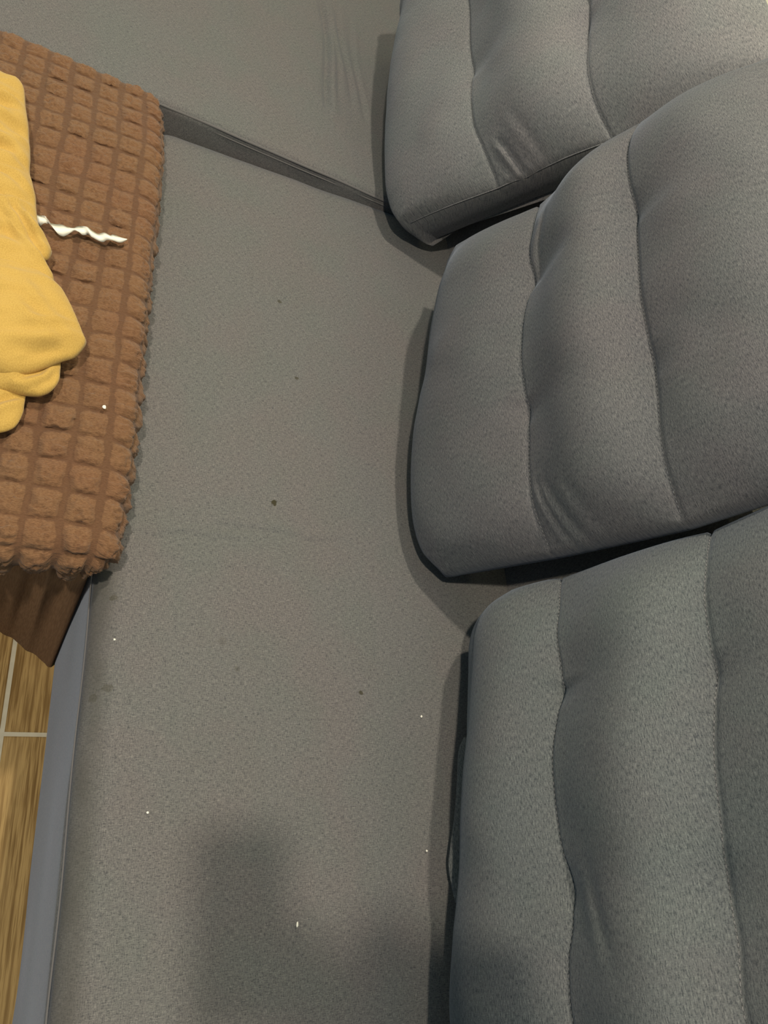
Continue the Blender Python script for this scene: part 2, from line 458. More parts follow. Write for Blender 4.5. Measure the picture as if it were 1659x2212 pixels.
piping("chaise_piping", 0.0, 0.0, 0.0028)
piping("chaise_piping", -0.0105, -0.0008, 0.0018)
# backrest frame behind the loose cushions
bm = bmesh.new()
prof = [(0.80, 0.42), (0.93, 0.80), (0.945, 0.83), (0.975, 0.84), (1.06, 0.84), (1.09, 0.82), (1.10, 0.79), (1.10, 0.012), (0.868, 0.012), (0.868, 0.42)]
ys = (-0.72, 2.5)
ra = [bm.verts.new((x, ys[0], z)) for x, z in prof]; rb = [bm.verts.new((x, ys[1], z)) for x, z in prof]
for i in range(len(prof)): bm.faces.new((ra[i], ra[(i+1) % len(prof)], rb[(i+1) % len(prof)], rb[i]))
bm.faces.new(ra); bm.faces.new(rb)
back = bm_obj("backrest", bm, M_BASE, sofa, False)
set_uv(back.data, [(v.co.y, v.co.z) for v in back.data.vertices])

# ---------------------------------------------------------------- the three loose back cushions
LEAN = math.radians(22)
PIV = np.array([0.68, 0.0, 0.45])
CN = np.array([-math.cos(LEAN), 0, math.sin(LEAN)])       # out of the cushion's face
CT = np.array([math.sin(LEAN), 0, math.cos(LEAN)])        # up along the cushion
BACK = -0.055
def to_world(ytn):
    ytn = np.asarray(ytn)
    w = PIV + ytn[..., 1:2]*CT + ytn[..., 2:3]*CN
    w[..., 1] += ytn[..., 0]
    return w

# drag folds in the cloth: polyline in (y, t), depth, width
FOLDS = {
 1: [(((1.262, 0.285), (1.250, 0.292), (1.173, 0.307), (1.108, 0.335), (1.060, 0.360)), 0.011, 0.0050),
     (((1.219, 0.324), (1.179, 0.326), (1.108, 0.346), (1.070, 0.362)), 0.006, 0.0050),
     (((1.245, 0.268), (1.165, 0.298), (1.113, 0.319), (1.08, 0.335)), 0.006, 0.0050),
     (((1.28, 0.33), (1.22, 0.345), (1.15, 0.352)), 0.004, 0.007)],
 2: [(((0.540, 0.236), (0.507, 0.238), (0.466, 0.243), (0.430, 0.255)), 0.006, 0.0045),
     (((0.535, 0.248), (0.500, 0.254), (0.453, 0.267), (0.419, 0.283)), 0.007, 0.0050),
     (((0.515, 0.284), (0.489, 0.288), (0.454, 0.298), (0.427, 0.308)), 0.004, 0.006),
     (((1.02, 0.345), (0.979, 0.343), (0.925, 0.322), (0.871, 0.310)), 0.004, 0.006)],
 3: [(((0.05, 0.215), (-0.02, 0.228), (-0.06, 0.236)), 0.003, 0.007)],
}
NPAN = 34
def cushion(k, name, label):
    NU = 190
    rows = [catmull(r, NU) for r in PILLOW_ROWS[k]]
    u = np.linspace(0, 1, NU)
    E = np.sqrt(np.maximum(0, 1 - np.abs(2*u - 1)**6))
    # the tufts pull the cloth in only close to the seam
    pin = [np.zeros(NU) for _ in rows]
    ker = np.exp(-(np.arange(-30, 31)/13.0)**2); ker /= ker.sum()
    for i_ in (1, 2):
        pad = np.pad(rows[i_][:, 2], 30, mode='reflect', reflect_type='odd')
        sm = np.convolve(pad, ker, 'valid')
        pin[i_] = np.minimum(0.0, rows[i_][:, 2] - sm)*1.3
        rows[i_][:, 2] = sm
    Bamp = (0.036, 0.050, 0.052)
    E2 = np.maximum(0, 1 - np.abs(2*u - 1)**3)**0.6
    sec = []                               # list of (NU,3) rows round the section, from bottom back to top back
    r0 = rows[0]
    tb = 0.030 if k == 1 else 0.008
    tbv = np.minimum(tb, r0[:, 1] + 0.10) + np.maximum(0, r0[:, 1] - 0.06)*0.6
    sec.append(np.stack([r0[:, 0], tbv + 0.07, np.full(NU, BACK)], -1))
    sec.append(np.stack([r0[:, 0], tbv + 0.02, np.full(NU, BACK)], -1))
    for j in range(8):
        f = (j + 0.3)/8
        n = BACK + (r0[:, 2] - BACK)*math.sin(f*0.3*math.pi)/math.sin(0.3*math.pi)
        t = tbv + (r0[:, 1] - tbv)*f**1.6 - 0.010*math.sin(math.pi*f)
        sec.append(np.stack([r0[:, 0], t, n], -1))
    seam_at = []
    for p in range(3):
        a, b = rows[p], rows[p + 1]
        for j in range(NPAN):
            s = j/NPAN
            s = s - 0.06*math.sin(2*math.pi*s)          # denser near the seams
            q = a*(1 - s) + b*s
            hump = math.sin(math.pi*s)**0.85
            if p == 1: hump = math.sin(math.pi*(s**1.35))**0.9
            if p == 0: hump = math.sin(math.pi*(s**0.85))**0.8
            if p == 2: hump = math.sin(math.pi*(s**1.15))**0.8
            q = q.copy()
            amp = Bamp[p]*(0.12 + 0.88*E2)
            q[:, 2] += amp*hump + pin[p]*math.exp(-s/0.10) + pin[p + 1]*math.exp(-(1 - s)/0.10)
            if p and j == 0:
                q[:, 2] -= 0.004
                seam_at.append(len(sec))
            sec.append(q)
    q = rows[3].copy(); sec.append(q)
    for j in range(1, 6):
        f = j/5*0.5*math.pi
        sec.append(np.stack([q[:, 0], q[:, 1] + 0.012*math.sin(2*f) - 0.02*(1 - math.cos(f)), BACK + (q[:, 2] - BACK)*math.cos(f)], -1))
    sec.append(np.stack([q[:, 0], q[:, 1] - 0.06, np.full(NU, BACK)], -1))
    sec.append(np.stack([0.5*(q[:, 0] + r0[:, 0]), 0.5*(q[:, 1] + r0[:, 1]), np.full(NU, BACK - 0.01)], -1))
    G = np.stack(sec, 1)                    # NU, NS, 3
    # cloth irregularity
    front = np.clip((G[..., 2] - 0.0)/0.04, 0, 1)
    mid = E[:, None]
    G[..., 2] += front*mid*(0.0050*vnoise(G[..., 0]*7, G[..., 1]*9, 40 + k) + 0.0022*vnoise(G[..., 0]*19, G[..., 1]*17, 50 + k))
    for pts, dep, wid in FOLDS[k]:
        pts = np.array(pts)
        best = np.full(G.shape[:2], 9.0); along = np.zeros(G.shape[:2]); side = np.zeros(G.shape[:2])
        tot = len(pts) - 1
        for i in range(tot):
            A0, B0 = pts[i], pts[i + 1]
            ab = B0 - A0
            tt = np.clip(((G[..., 0] - A0[0])*ab[0] + (G[..., 1] - A0[1])*ab[1])/(ab @ ab), 0, 1)
            dx = G[..., 0] - A0[0] - ab[0]*tt; dy = G[..., 1] - A0[1] - ab[1]*tt
            d = np.hypot(dx, dy); m = d < best
            best = np.where(m, d, best); along = np.where(m, (i + tt)/tot, along)
            side = np.where(m, np.sign(ab[0]*dy - ab[1]*dx)*d, side)
        dep = dep*0.8
        fade = np.sin(np.pi*np.clip(along, 0.03, 0.97))**0.6
        G[..., 2] += front*fade*dep*(-np.exp(-(best/wid)**2) + 0.75*np.exp(-((side - 1.7*wid)/(1.2*wid))**2))
    # the back is narrower than the face
    bk = np.clip((0.035 - G[..., 2])/0.09, 0, 1)
    ym = 0.5*(G[0:1, :, 0] + G[-1:, :, 0])
    narrow = 0.05 if k == 1 else 0.13
    G[..., 0] = ym + (G[..., 0] - ym)*(1 - narrow*bk)
    # boxing strips at the two ends
    caps0, caps1 = [], []
    for j in range(1, 8):
        f = j/7
        for c, end, sg in ((caps0, 0, 1), (caps1, -1, -1)):
            q = G[end].copy()
            q[:, 2] = BACK + (q[:, 2] - BACK)*(1 - f)
            cy = q[:, 1].mean()
            q[:, 1] = cy + (q[:, 1] - cy)*(1 - 0.03*f)
            q[:, 0] = ym[0] + (q[:, 0] - ym[0])*(1 - narrow*(np.clip((0.035 - q[:, 2])/0.09, 0, 1) - bk[end])/(1 - narrow*bk[end]))
            q[:, 0] += sg*(0.006*math.sin(math.pi*f) - 0.008*f*f)
            c.append(q)
    G = np.concatenate([np.stack(caps0[::-1]), G, np.stack(caps1)], 0)
    W = to_world(G)
    uv = np.stack([G[..., 0], G[..., 1] + 0.6*np.maximum(0, 0.03 - G[..., 2])], -1)
    me = grid_mesh(name, W, uv, closed_v=True)
    root = empty(name, tuple(to_world(np.array([rows[0][NU//2, 0], rows[0][NU//2, 1], 0.0])).tolist()), label, "cushion", "loose back cushions")
    inv = Matrix.Translation(root.location).inverted()
    me.transform(inv)
    bm = bmesh.new(); bm.from_mesh(me)
    bmesh.ops.recalc_face_normals(bm, faces=bm.faces); bm.to_mesh(me); bm.free()
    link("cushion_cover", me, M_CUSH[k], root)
    # quilting seams: a row of short thread stitches sunk in each groove
    for si in seam_at:
        bm = bmesh.new()
        line = W[7 + 2:-7 - 2, si]
        d = np.r_[0, np.cumsum(np.linalg.norm(np.diff(line, axis=0), axis=1))]
        s = 0.004
        rnd = random.Random(k*10 + si)
        while s < d[-1] - 0.006:
            ends = [np.array([np.interp(s + o, d, line[:, i]) for i in range(3)]) + CN*(0.0016 if o in (0.0015, 0.003) else 0.0) for o in (0, 0.0015, 0.003, 0.0045)]
            tube(bm, [Vector(e.tolist()) - root.location for e in ends], 0.00055 + 0.0003*rnd.random(), 4)
            s += 0.0066
        o = bm_obj("seam_stitching", bm, M_THREAD, root)
        o["kind"] = "stuff"
    # welt along the two ends of the face panel
    for col in ((-8,) if k == 1 else ()):
        bm = bmesh.new()
        line = W[col, 10:10 + 3*NPAN + 1:3]
        tube(bm, [Vector(p.tolist()) - root.location for p in line], 0.0012, 5)
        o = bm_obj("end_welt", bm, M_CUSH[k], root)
        set_uv(o.data, [(v.co.y, v.co.z) for v in o.data.vertices])
    return root, W

M_THREAD = plain("stitch_thread", (0.20, 0.20, 0.21), 0.7).m
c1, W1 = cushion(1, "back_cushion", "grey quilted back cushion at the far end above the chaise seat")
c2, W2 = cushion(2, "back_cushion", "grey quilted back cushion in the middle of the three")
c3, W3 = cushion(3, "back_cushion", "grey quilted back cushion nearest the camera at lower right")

# the folded hem that shows under the near cushion
FL = [(0.655, 0.235), (0.643, 0.216), (0.633, 0.171), (0.622, 0.127), (0.609, 0.086), (0.603, 0.064), (0.604, 0.038), (0.607, 0.018)]
FR = [(0.662, 0.230), (0.655, 0.203), (0.648, 0.164), (0.639, 0.127), (0.629, 0.085), (0.624, 0.062), (0.620, 0.037), (0.616, 0.018)]
FL = catmull([(x, y, 0.4555) for x, y in FL], 60); FR = catmull([(x, y, 0.4640) for x, y in FR], 60)
ring = []
for th in np.linspace(0, 2*math.pi, 12, endpoint=False):
    ring.append((FL + FR)/2 + (FL - FR)/2*math.cos(th) + np.array([0.3, 0, 1.0])*0.0028*math.sin(th))
fl = np.stack(ring, 1)
me = grid_mesh("hem_flap", fl, fl[..., [1, 0]], closed_v=True)
me.transform(Matrix.Translation(c3.location).inverted())
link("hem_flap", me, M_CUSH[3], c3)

# ---------------------------------------------------------------- the ottoman
CELLX, CELLY = 0.0405, 0.0435
def cells(a, b):
    """bubble shape 0..1, groove mask, per-cell random for cloth coordinates"""
    a2 = a + 0.004*vnoise(a*7, b*7, 61) + 0.0015*vnoise(a*30, b*30, 62) + 0.02*b*0.12
    b2 = b + 0.004*vnoise(a*7, b*7, 63) + 0.0015*vnoise(a*30, b*30, 64)
    i = np.floor(a2/CELLX); j = np.floor(b2/CELLY)
    fx = a2/CELLX - i; fy = b2/CELLY - j
    rnd = vnoise(i*3.17 + 0.5, j*2.71 + 0.5, 65)
    rn2 = vnoise(i*2.37 + 0.5, j*4.11 + 0.5, 66)
    gx = 0.17 + 0.10*rn2; gy = 0.07 + 0.06*rnd
    jag = 0.10*vnoise(a*260, b*260, 67) + 0.14*vnoise(a*90, b*90, 68)
    px = np.clip((0.5 - np.abs(fx - 0.5) - gx*0.5)/(0.5 - gx*0.5) + jag*0.5, 0, 1)
    py = np.clip((0.5 - np.abs(fy - 0.5) - gy*0.5)/(0.5 - gy*0.5) + jag*0.5, 0, 1)
    sh = (1 - (1 - px)**3.2)*(1 - (1 - py)**3.2)
    return sh**0.9, np.minimum(px, py), rnd, fx, fy
O_C = (-0.134, 0.908)
def bubble_disp(q):
    P, N, T, a, b = q["P"], q["N"], q["T"], q["a"], q["b"]
    s, g, r, fx, fy = cells(a, b)
    far = np.clip((P[..., 1] - 0.55)/0.5, 0, 1)              # the cloth is stretched flatter towards the back
    h = s*(0.0085 + 0.003*r)*(1 - 0.35*far)
    # crinkles gathered across every bubble
    w1 = vnoise(a*55 + r*9, b*330 + 3*vnoise(a*40, b*40, 70), 71)
    w2 = vnoise(a*150 + 4*vnoise(a*50, b*50, 77), b*190 + r*5, 72)
    h = h + s*(0.0014*w1 + 0.0020*w2 + 0.0010*vnoise(a*420, b*110, 73)) - s*0.0028*np.clip(np.abs(w2) - 0.55, 0, 1)
    h = h - s*0.0038*np.clip(1 - 3.2*np.abs(w1), 0, 1) - s*0.0028*np.clip(1 - 4*np.abs(vnoise(a*95 + r*3, b*130, 78)), 0, 1)
    h = h - 0.0010*(1 - s)*np.abs(vnoise(a*90, b*420, 74))
    side = np.sin(q["th"])
    droop = (-np.array([0, 1.0, 0]))*(1 - side)[..., None] + T*side[..., None]
    h_lean = s*(0.0065 + 0.0045*r)*(1 + 0.4*side)
    out = P + N*(h + 0.008*vnoise(a*4, b*4, 75) - 0.003)[..., None] + droop*h_lean[..., None]
    out[..., 0] += 0.014*(P[..., 1] - 0.80)
    # frilled hem
    fr = np.clip((q["hang"] - 0.55)/0.45, 0, 1)
    wav = np.sin(b*150 + a*150 + 2*vnoise(a*30, b*30, 76))
    out = out + q["N"]*(fr*0.007*wav)[..., None]
    return out
V, F, UV, q = wrap_box(*O_C, 0.283, 0.489, 0.521, 0.050, 0.036, 0.036, 0.045, 0.0024, bubble_disp, tuck=0.022)
s, g, r, fx, fy = cells(q["a"], q["b"])
k = NT("brown_bubble_cloth")
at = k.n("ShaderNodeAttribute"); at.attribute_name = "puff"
fin = k.noise(k.uv(260, 900), 1.0, 3.0, 0.6)
blt = k.noise(k.uv(9, 9), 1.0, 3.0)
c = k.mix(k.ramp(fin, 0.3, 0.7), (0.150, 0.078, 0.040), (0.215, 0.118, 0.062))
c = k.mix(k.ramp(blt, 0.35, 0.7), c, k.mix(1.0, c, (0.98, 0.93, 0.95), 'MULTIPLY'))
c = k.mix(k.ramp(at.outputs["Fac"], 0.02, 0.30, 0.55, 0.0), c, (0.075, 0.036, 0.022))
k.l(c, k.bsdf.inputs["Base Color"])
k.bsdf.inputs["Roughness"].default_value = 0.9
k.bsdf.inputs["Specular IOR Level"].default_value = 0.15
k.bsdf.inputs["Sheen Weight"].default_value = 0.15
crk = k.noise(k.uv(90, 420), 1.0, 3.0, 0.6)
k.bump(k.math('ADD', crk, k.math('MULTIPLY', fin, 0.3)), 0.0013, 0.8)
M_BUBBLE = k.m
ott = empty("ottoman", (O_C[0], O_C[1], 0), "brown ottoman in a bubble textured slipcover with a plain pleated skirt", "ottoman")
inv = Matrix.Translation(ott.location).inverted()
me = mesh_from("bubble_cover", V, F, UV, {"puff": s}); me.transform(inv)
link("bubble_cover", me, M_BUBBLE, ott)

# plain skirt hanging in folds to the floor
k = NT("brown_skirt_cloth")
rib = k.noise(k.uv(700, 40), 1.0, 2.0)
c = k.mix(k.ramp(rib, 0.3, 0.7), (0.20, 0.115, 0.065), (0.26, 0.155, 0.09))
k.l(c, k.bsdf.inputs["Base Color"]); k.bsdf.inputs["Roughness"].default_value = 0.85
k.bsdf.inputs["Specular IOR Level"].default_value = 0.2
k.bump(rib, 0.0005, 0.5)
M_SKIRT = k.m
def rrect(A, B, r, n):
    pts = []
    for cx, cy, a0 in ((A - r, -B + r, -90), (A - r, B - r, 0), (-A + r, B - r, 90), (-A + r, -B + r, 180)):
        for j in range(13):
            an = math.radians(a0 + 90*j/12)
            pts.append((cx + r*math.cos(an), cy + r*math.sin(an), math.cos(an), math.sin(an)))
    pts.append(pts[0])
    P = np.array(pts)
    d = np.r_[0, np.cumsum(np.hypot(np.diff(P[:, 0]), np.diff(P[:, 1])))]
    sN = np.linspace(0, d[-1], n, endpoint=False)
    return np.stack([np.interp(sN, d, P[:, i]) for i in range(4)], -1), sN
RP, sN = rrect(0.249, 0.463, 0.012, 1100)
NZ = 40
zz = np.linspace(0.470, 0.004, NZ)
Gs = np.zeros((1100, NZ, 3)); Us = np.zeros((1100, NZ, 2))
xw = RP[:, 0] + O_C[0]
frontm = np.clip((-RP[:, 1] - 0.42)/0.03, 0, 1)
for j, z in enumerate(zz):
    f = (0.47 - z)/0.47
    amp = 0.004 + 0.018*f**1.2
    fold = amp*np.sin(sN*34 + 1.3*np.sin(sN*9))*(1 - frontm)
    # the pleat beside the sofa: the corner stands out, the cloth next to it falls back towards the legs
    back = np.clip((0.112 - xw)/0.105, 0, 1); ret = np.clip((-0.01 - xw)/0.07, 0, 1)
    dip = 0.074*(back**0.85)*(1 - ret*ret*(3 - 2*ret))
    ple = 0.010*np.exp(-((xw - 0.062 - 0.006*f)/0.007)**2) - 0.007*np.exp(-((xw - 0.044)/0.006)**2) + 0.006*np.exp(-((xw - 0.028)/0.008)**2) - 0.005*np.exp(-((xw - 0.084)/0.007)**2) + 0.012*np.sin(xw*60)*np.exp(-((xw + 0.12)/0.05)**2)
    fold = fold + frontm*(-dip*f**1.1 + ple*(1.0 - 0.72*f))
    right = np.clip((RP[:, 0] - 0.22)/0.02, 0, 1)*(1 - frontm)
    fold = fold*(1 - 0.85*right)
    Gs[:, j, 0] = RP[:, 0] + RP[:, 2]*np.clip(fold, -0.02, 0.02)
    Gs[:, j, 1] = RP[:, 1] + RP[:, 3]*fold
    Gs[:, j, 2] = z
    Us[:, j, 0] = sN; Us[:, j, 1] = z
link("skirt", grid_mesh("skirt", Gs, Us, closed_u=True), M_SKIRT, ott)

# ---------------------------------------------------------------- the yellow bedding on the ottoman
k = NT("mustard_cotton")
fin = k.noise(k.uv(600, 600), 1.0, 2.0)
blt = k.noise(k.uv(12, 12), 1.0, 2.0)
c = k.mix(k.ramp(fin, 0.3, 0.7), (0.44, 0.275, 0.066), (0.53, 0.345, 0.090))
c = k.mix(k.ramp(blt, 0.3, 0.7, 0.0, 0.3), c, (0.56, 0.37, 0.105))
k.l(c, k.bsdf.inputs["Base Color"]); k.bsdf.inputs["Roughness"].default_value = 0.85
k.bsdf.inputs["Specular IOR Level"].default_value = 0.15
k.bsdf.inputs["Sheen Weight"].default_value = 0.2
k.bump(fin, 0.0004, 0.4)
M_YEL = k.m
M_TAPE = plain("white_cotton_tape", (0.86, 0.84, 0.77), 0.8).m

def puff(name, outline, zmid, H, zbot, parent, creases=(), seed=0, nr=46, na=300, p=2.4, wr=1.0, tilt=(0, 0), drape=(9, 34)):
    O = catmull(list(outline) + [outline[0]], na + 1)[:-1]
    c0 = O.mean(0)
    r = np.linspace(0, 1, nr)**0.75
    X = c0[0] + (O[:, 0] - c0[0])[:, None]*r; Y = c0[1] + (O[:, 1] - c0[1])[:, None]*r
    prof = (1 - r**p)**0.55
    top = zmid + H*prof[None, :]*np.ones((na, 1)) + tilt[0]*(X - c0[0]) + tilt[1]*(Y - c0[1])
    e = np.clip((1 - r)/0.12, 0, 1)[None, :]
    w0 = vnoise(X*drape[0] + Y*4, Y*drape[1] - X*10, 80 + seed)
    w = 0.0030*w0 + 0.0040*(0.35 - np.abs(vnoise(X*drape[0]*1.3 + Y*9, Y*drape[1]*1.2 - X*16, 84 + seed))) + 0.0022*vnoise(X*22, Y*75 - X*25, 90 + seed)
    top = top + wr*w*(0.25 + 0.75*e)
    for pts, dep, wid in creases:
        pts = np.array(pts)
        best = np.full(X.shape, 9.0); side = np.zeros(X.shape); al = np.zeros(X.shape)
        for i in range(len(pts) - 1):
            A0, B0 = pts[i], pts[i + 1]; ab = B0 - A0
            tt = np.clip(((X - A0[0])*ab[0] + (Y - A0[1])*ab[1])/(ab @ ab), 0, 1)
            dx = X - A0[0] - ab[0]*tt; dy = Y - A0[1] - ab[1]*tt
            d = np.hypot(dx, dy); m = d < best
            best = np.where(m, d, best); side = np.where(m, np.sign(ab[0]*dy - ab[1]*dx)*d, side); al = np.where(m, (i + tt)/(len(pts) - 1), al)
        fade = np.sin(np.pi*np.clip(al, 0.05, 0.95))**0.5
        top = top + fade*dep*(-np.exp(-(best/wid)**2) + 0.8*np.exp(-((side - 1.6*wid)/(1.2*wid))**2))
    rb = r[::-1]
    Xb = X[:, ::-1][:, 1:]; Yb = Y[:, ::-1][:, 1:]
    bot = zmid + (zbot - zmid)*((1 - rb**p)**0.5)[None, 1:]*np.ones((na, 1))
    Vv = np.stack([np.hstack([X, Xb]), np.hstack([Y, Yb]), np.hstack([top, bot])], -1)
    uv = np.stack([np.hstack([X, Xb + 3]), np.hstack([Y, Yb])], -1)
    me = grid_mesh(name, Vv, uv, closed_u=True)
    me.transform(Matrix.Translation(parent.location).inverted())
    o = link(name, me, M_YEL, parent)
    bm = bmesh.new(); bm.from_mesh(me); bmesh.ops.remove_doubles(bm, verts=bm.verts, dist=1e-6)
    bmesh.ops.recalc_face_normals(bm, faces=bm.faces); bm.to_mesh(me); bm.free()
    return o
yb = empty("pillow", (-0.16, 0.88, 0.522), "rumpled mustard yellow pillow with a white tie lying on the brown ottoman", "pillow")
ZT = 0.531
puff("upper_fold", [(-0.0814, 1.2115), (-0.0716, 1.1968), (-0.0638, 1.1556), (-0.0520, 1.0958), (-0.0441, 1.0467), (-0.0412, 1.0153), (-0.0343, 0.9908),
     (-0.0275, 0.9643), (-0.0226, 0.9359), (-0.0137, 0.9045), (0.0010, 0.8829), (0.0049, 0.8711), (0.0020, 0.8554), (-0.0049, 0.8476), (0.0020, 0.8338), (0.0128, 0.8221), (0.0098, 0.7946),
     (-0.0196, 0.7652), (-0.0785, 0.7456), (-0.1766, 0.7554), (-0.2943, 0.7848), (-0.3237, 0.8829), (-0.3286, 1.0301), (-0.3139, 1.1772), (-0.2649, 1.2213), (-0.1766, 1.2213), (-0.1128, 1.2145)],
     0.557, 0.040, ZT, yb, seed=1, wr=2.0, creases=[
     (((-0.1275, 1.0104), (-0.0981, 1.0202), (-0.0687, 1.0251), (-0.0451, 1.0055)), 0.008, 0.010),
     (((-0.1177, 0.9614), (-0.0883, 0.9663), (-0.0589, 0.9663), (-0.0343, 0.9467)), 0.006, 0.008),
     (((-0.0589, 0.9172), (-0.0294, 0.8829), (-0.0049, 0.8486)), 0.007, 0.006),
     (((-0.0785, 0.9123), (-0.0491, 0.8633), (-0.0098, 0.8191)), 0.005, 0.008),
     (((-0.1177, 1.0987), (-0.0883, 1.1085), (-0.0589, 1.0889)), 0.004, 0.012)])
puff("lower_fold", [(0.0118, 0.8162), (0.0226, 0.8064), (0.0304, 0.7966), (0.0451, 0.7681), (0.0589, 0.7377), (0.0638, 0.7250), (0.0608, 0.7122), (0.0520, 0.6955), (0.0392, 0.6847), (0.0216, 0.6690),
     (-0.0049, 0.6494), (-0.0294, 0.6416), (-0.0883, 0.6475), (-0.1766, 0.6573), (-0.2747, 0.6769), (-0.2943, 0.7456), (-0.2649, 0.8044), (-0.1766, 0.8142), (-0.0883, 0.8162), (-0.0491, 0.8260), (-0.0147, 0.8299)],
     0.559, 0.036, ZT, yb, seed=2, wr=1.2, drape=(10, 26), creases=[
     (((-0.0294, 0.7848), (0.0000, 0.7505), (0.0392, 0.7240)), -0.0035, 0.010),
     (((-0.0491, 0.7652), (-0.0098, 0.7210), (0.0343, 0.6985)), -0.003, 0.010),
     (((0.0000, 0.6720), (0.0196, 0.6867), (0.0392, 0.7014)), 0.004, 0.007)])
puff("under_flap", [(0.0363, 0.6896), (0.0373, 0.6769), (0.0373, 0.6583), (0.0304, 0.6406), (0.0186, 0.6308), (0.0020, 0.6278), (-0.0196, 0.6278), (-0.0491, 0.6259), (-0.0981, 0.6278), (-0.1766, 0.6377),
     (-0.1962, 0.6769), (-0.1472, 0.7063), (-0.0491, 0.7112), (0.0098, 0.7063)],
     0.547, 0.018, ZT, yb, seed=3, wr=0.8, drape=(16, 20), creases=[
     (((0.0275, 0.6867), (0.0118, 0.6592), (-0.0098, 0.6426)), 0.006, 0.006), (((0.0334, 0.6749), (0.0255, 0.6524), (0.0118, 0.6377)), 0.004, 0.005)])
puff("corner_flap", [(0.0020, 0.6377), (0.0020, 0.6180), (0.0020, 0.6053), (-0.0039, 0.5837), (-0.0157, 0.5729), (-0.0294, 0.5690), (-0.0589, 0.5719), (-0.0883, 0.5886), (-0.0981, 0.6278), (-0.0491, 0.6524)],
     0.538, 0.012, ZT - 0.002, yb, seed=4, wr=0.5, drape=(12, 14), creases=[(((-0.0049, 0.6278), (-0.0245, 0.6131), (-0.0491, 0.5886)), 0.006, 0.006)])
# the white tie
TAPE = [((-0.0353, 0.9555), (-0.0235, 0.9378)), ((-0.0255, 0.9516), (-0.0167, 0.9369)), ((-0.0167, 0.9535), (-0.0118, 0.9398)), ((-0.0108, 0.9496), (-0.0069, 0.9427)), ((-0.0059, 0.9442), (-0.0049, 0.9427)),
 ((0.0029, 0.9447), (0.0039, 0.9329)), ((0.0118, 0.9467), (0.0108, 0.9300)), ((0.0196, 0.9467), (0.0177, 0.9300)), ((0.0275, 0.9447), (0.0294, 0.9418)),
 ((0.0324, 0.9516), (0.0353, 0.9408)), ((0.0383, 0.9565), (0.0412, 0.9418)), ((0.0461, 0.9535), (0.0481, 0.9447)), ((0.0540, 0.9526), (0.0540, 0.9398)),
 ((0.0628, 0.9516), (0.0628, 0.9398)), ((0.0706, 0.9526), (0.0716, 0.9408)), ((0.0795, 0.9516), (0.0755, 0.9427)), ((0.0824, 0.9565), (0.0834, 0.9447)),
 ((0.0863, 0.9594), (0.0922, 0.9467)), ((0.0961, 0.9575), (0.0991, 0.9516)), ((0.1040, 0.9594), (0.1050, 0.9584))]
upz = [2, 2, 1, 6, 3, 1, 1, 0, 4, 2, 0, 5, 2, 0, 4, 4, 2, 0, 1, 0]
loz = [0, 0, 4, 2, 2, 3, 0, 0, 3, 5, 1, 1, 4, 1, 0, 3, 4, 2, 0, 0]
A5 = [(*a[0], 0.5375 + z*0.001) for a, z in zip(TAPE, upz)]; B5 = [(*a[1], 0.5375 + z*0.001) for a, z in zip(TAPE, loz)]
A5 = np.array(A5); B5 = np.array(B5); MID = (A5 + B5)/2; A5 = MID + (A5 - MID)*1.25; B5 = MID + (B5 - MID)*1.25
A5 = catmull(A5, 90); B5 = catmull(B5, 90)
nrm = np.array([0, 0, 0.0009])
sect = np.stack([A5, A5*0.5 + B5*0.5 + nrm, B5, A5*0.5 + B5*0.5 - nrm], 1)
me = grid_mesh("white_tie", sect, None, closed_v=True)
me.transform(Matrix.Translation(yb.location).inverted())
tie = link("white_tie", me, M_TAPE, yb); tie["label"] = "twisted white cotton tie"

# ---------------------------------------------------------------- specks of lint
M_LINT = plain("lint", (0.85, 0.83, 0.76), 0.8).m
def lint(x, y, z, r, label, sx=1.0, seed=0):
    bm = bmesh.new()
    bmesh.ops.create_icosphere(bm, subdivisions=1, radius=r)
    rnd = random.Random(seed)
    for v in bm.verts:
        v.co *= 0.75 + 0.5*rnd.random()
        v.co.x *= sx; v.co.z *= 0.5
    bmesh.ops.rotate(bm, verts=bm.verts, cent=(0, 0, 0), matrix=Matrix.Rotation(rnd.random()*3, 3, 'Z'))
    o = bm_obj("lint_speck", bm, M_LINT, None, False)
    o.location = (x, y, z)
    tag(o, label, "lint", "specks of white lint")

lint(0.151, 0.356, 0.4305, 0.0016, "white lint speck on the seat's front edge below the ottoman", 1.0, 1)
lint(0.600, 0.270, 0.4325, 0.0015, "white lint speck on the seat close to the nearest back cushion, upper one", 1.5, 2)
lint(0.585, 0.085, 0.4325, 0.0017, "yellowish white lint speck on the seat beside the folded hem of the nearest cushion", 1.0, 3)
lint(0.205, 0.143, 0.4325, 0.0016, "white lint speck on the near left of the seat", 1.0, 4)
lint(0.392, 0.010, 0.4325, 0.0015, "white lint speck in the middle of the shadow on the near seat", 2.0, 5)
lint(0.683, 0.514, 0.4325, 0.0017, "white lint speck under the bottom corner of the middle back cushion", 1.0, 6)
lint(0.098, 0.645, 0.5310, 0.0030, "pale bit of fluff on the ottoman below the yellow pillow", 1.4, 7)

# ---------------------------------------------------------------- the photographer, standing behind the camera
CAM = Vector((0, 0, 1.43))
def cs(x, y, z): return CAM + RIGHT*x + DOWN*y + FWD*z
M_SKIN = plain("skin", (0.42, 0.24, 0.16), 0.6).m
M_SHIRT = plain("navy_cotton", (0.035, 0.045, 0.075), 0.9).m
M_TROUSER = plain("grey_jersey", (0.09, 0.09, 0.10), 0.9).m
M_HAIR = plain("dark_hair", (0.012, 0.010, 0.009), 0.55).m
M_BLACK = plain("black_glass", (0.012, 0.012, 0.014), 0.15, 0.5).m
M_WHITE = plain("eye_white", (0.75, 0.72, 0.68), 0.3, 0.5).m

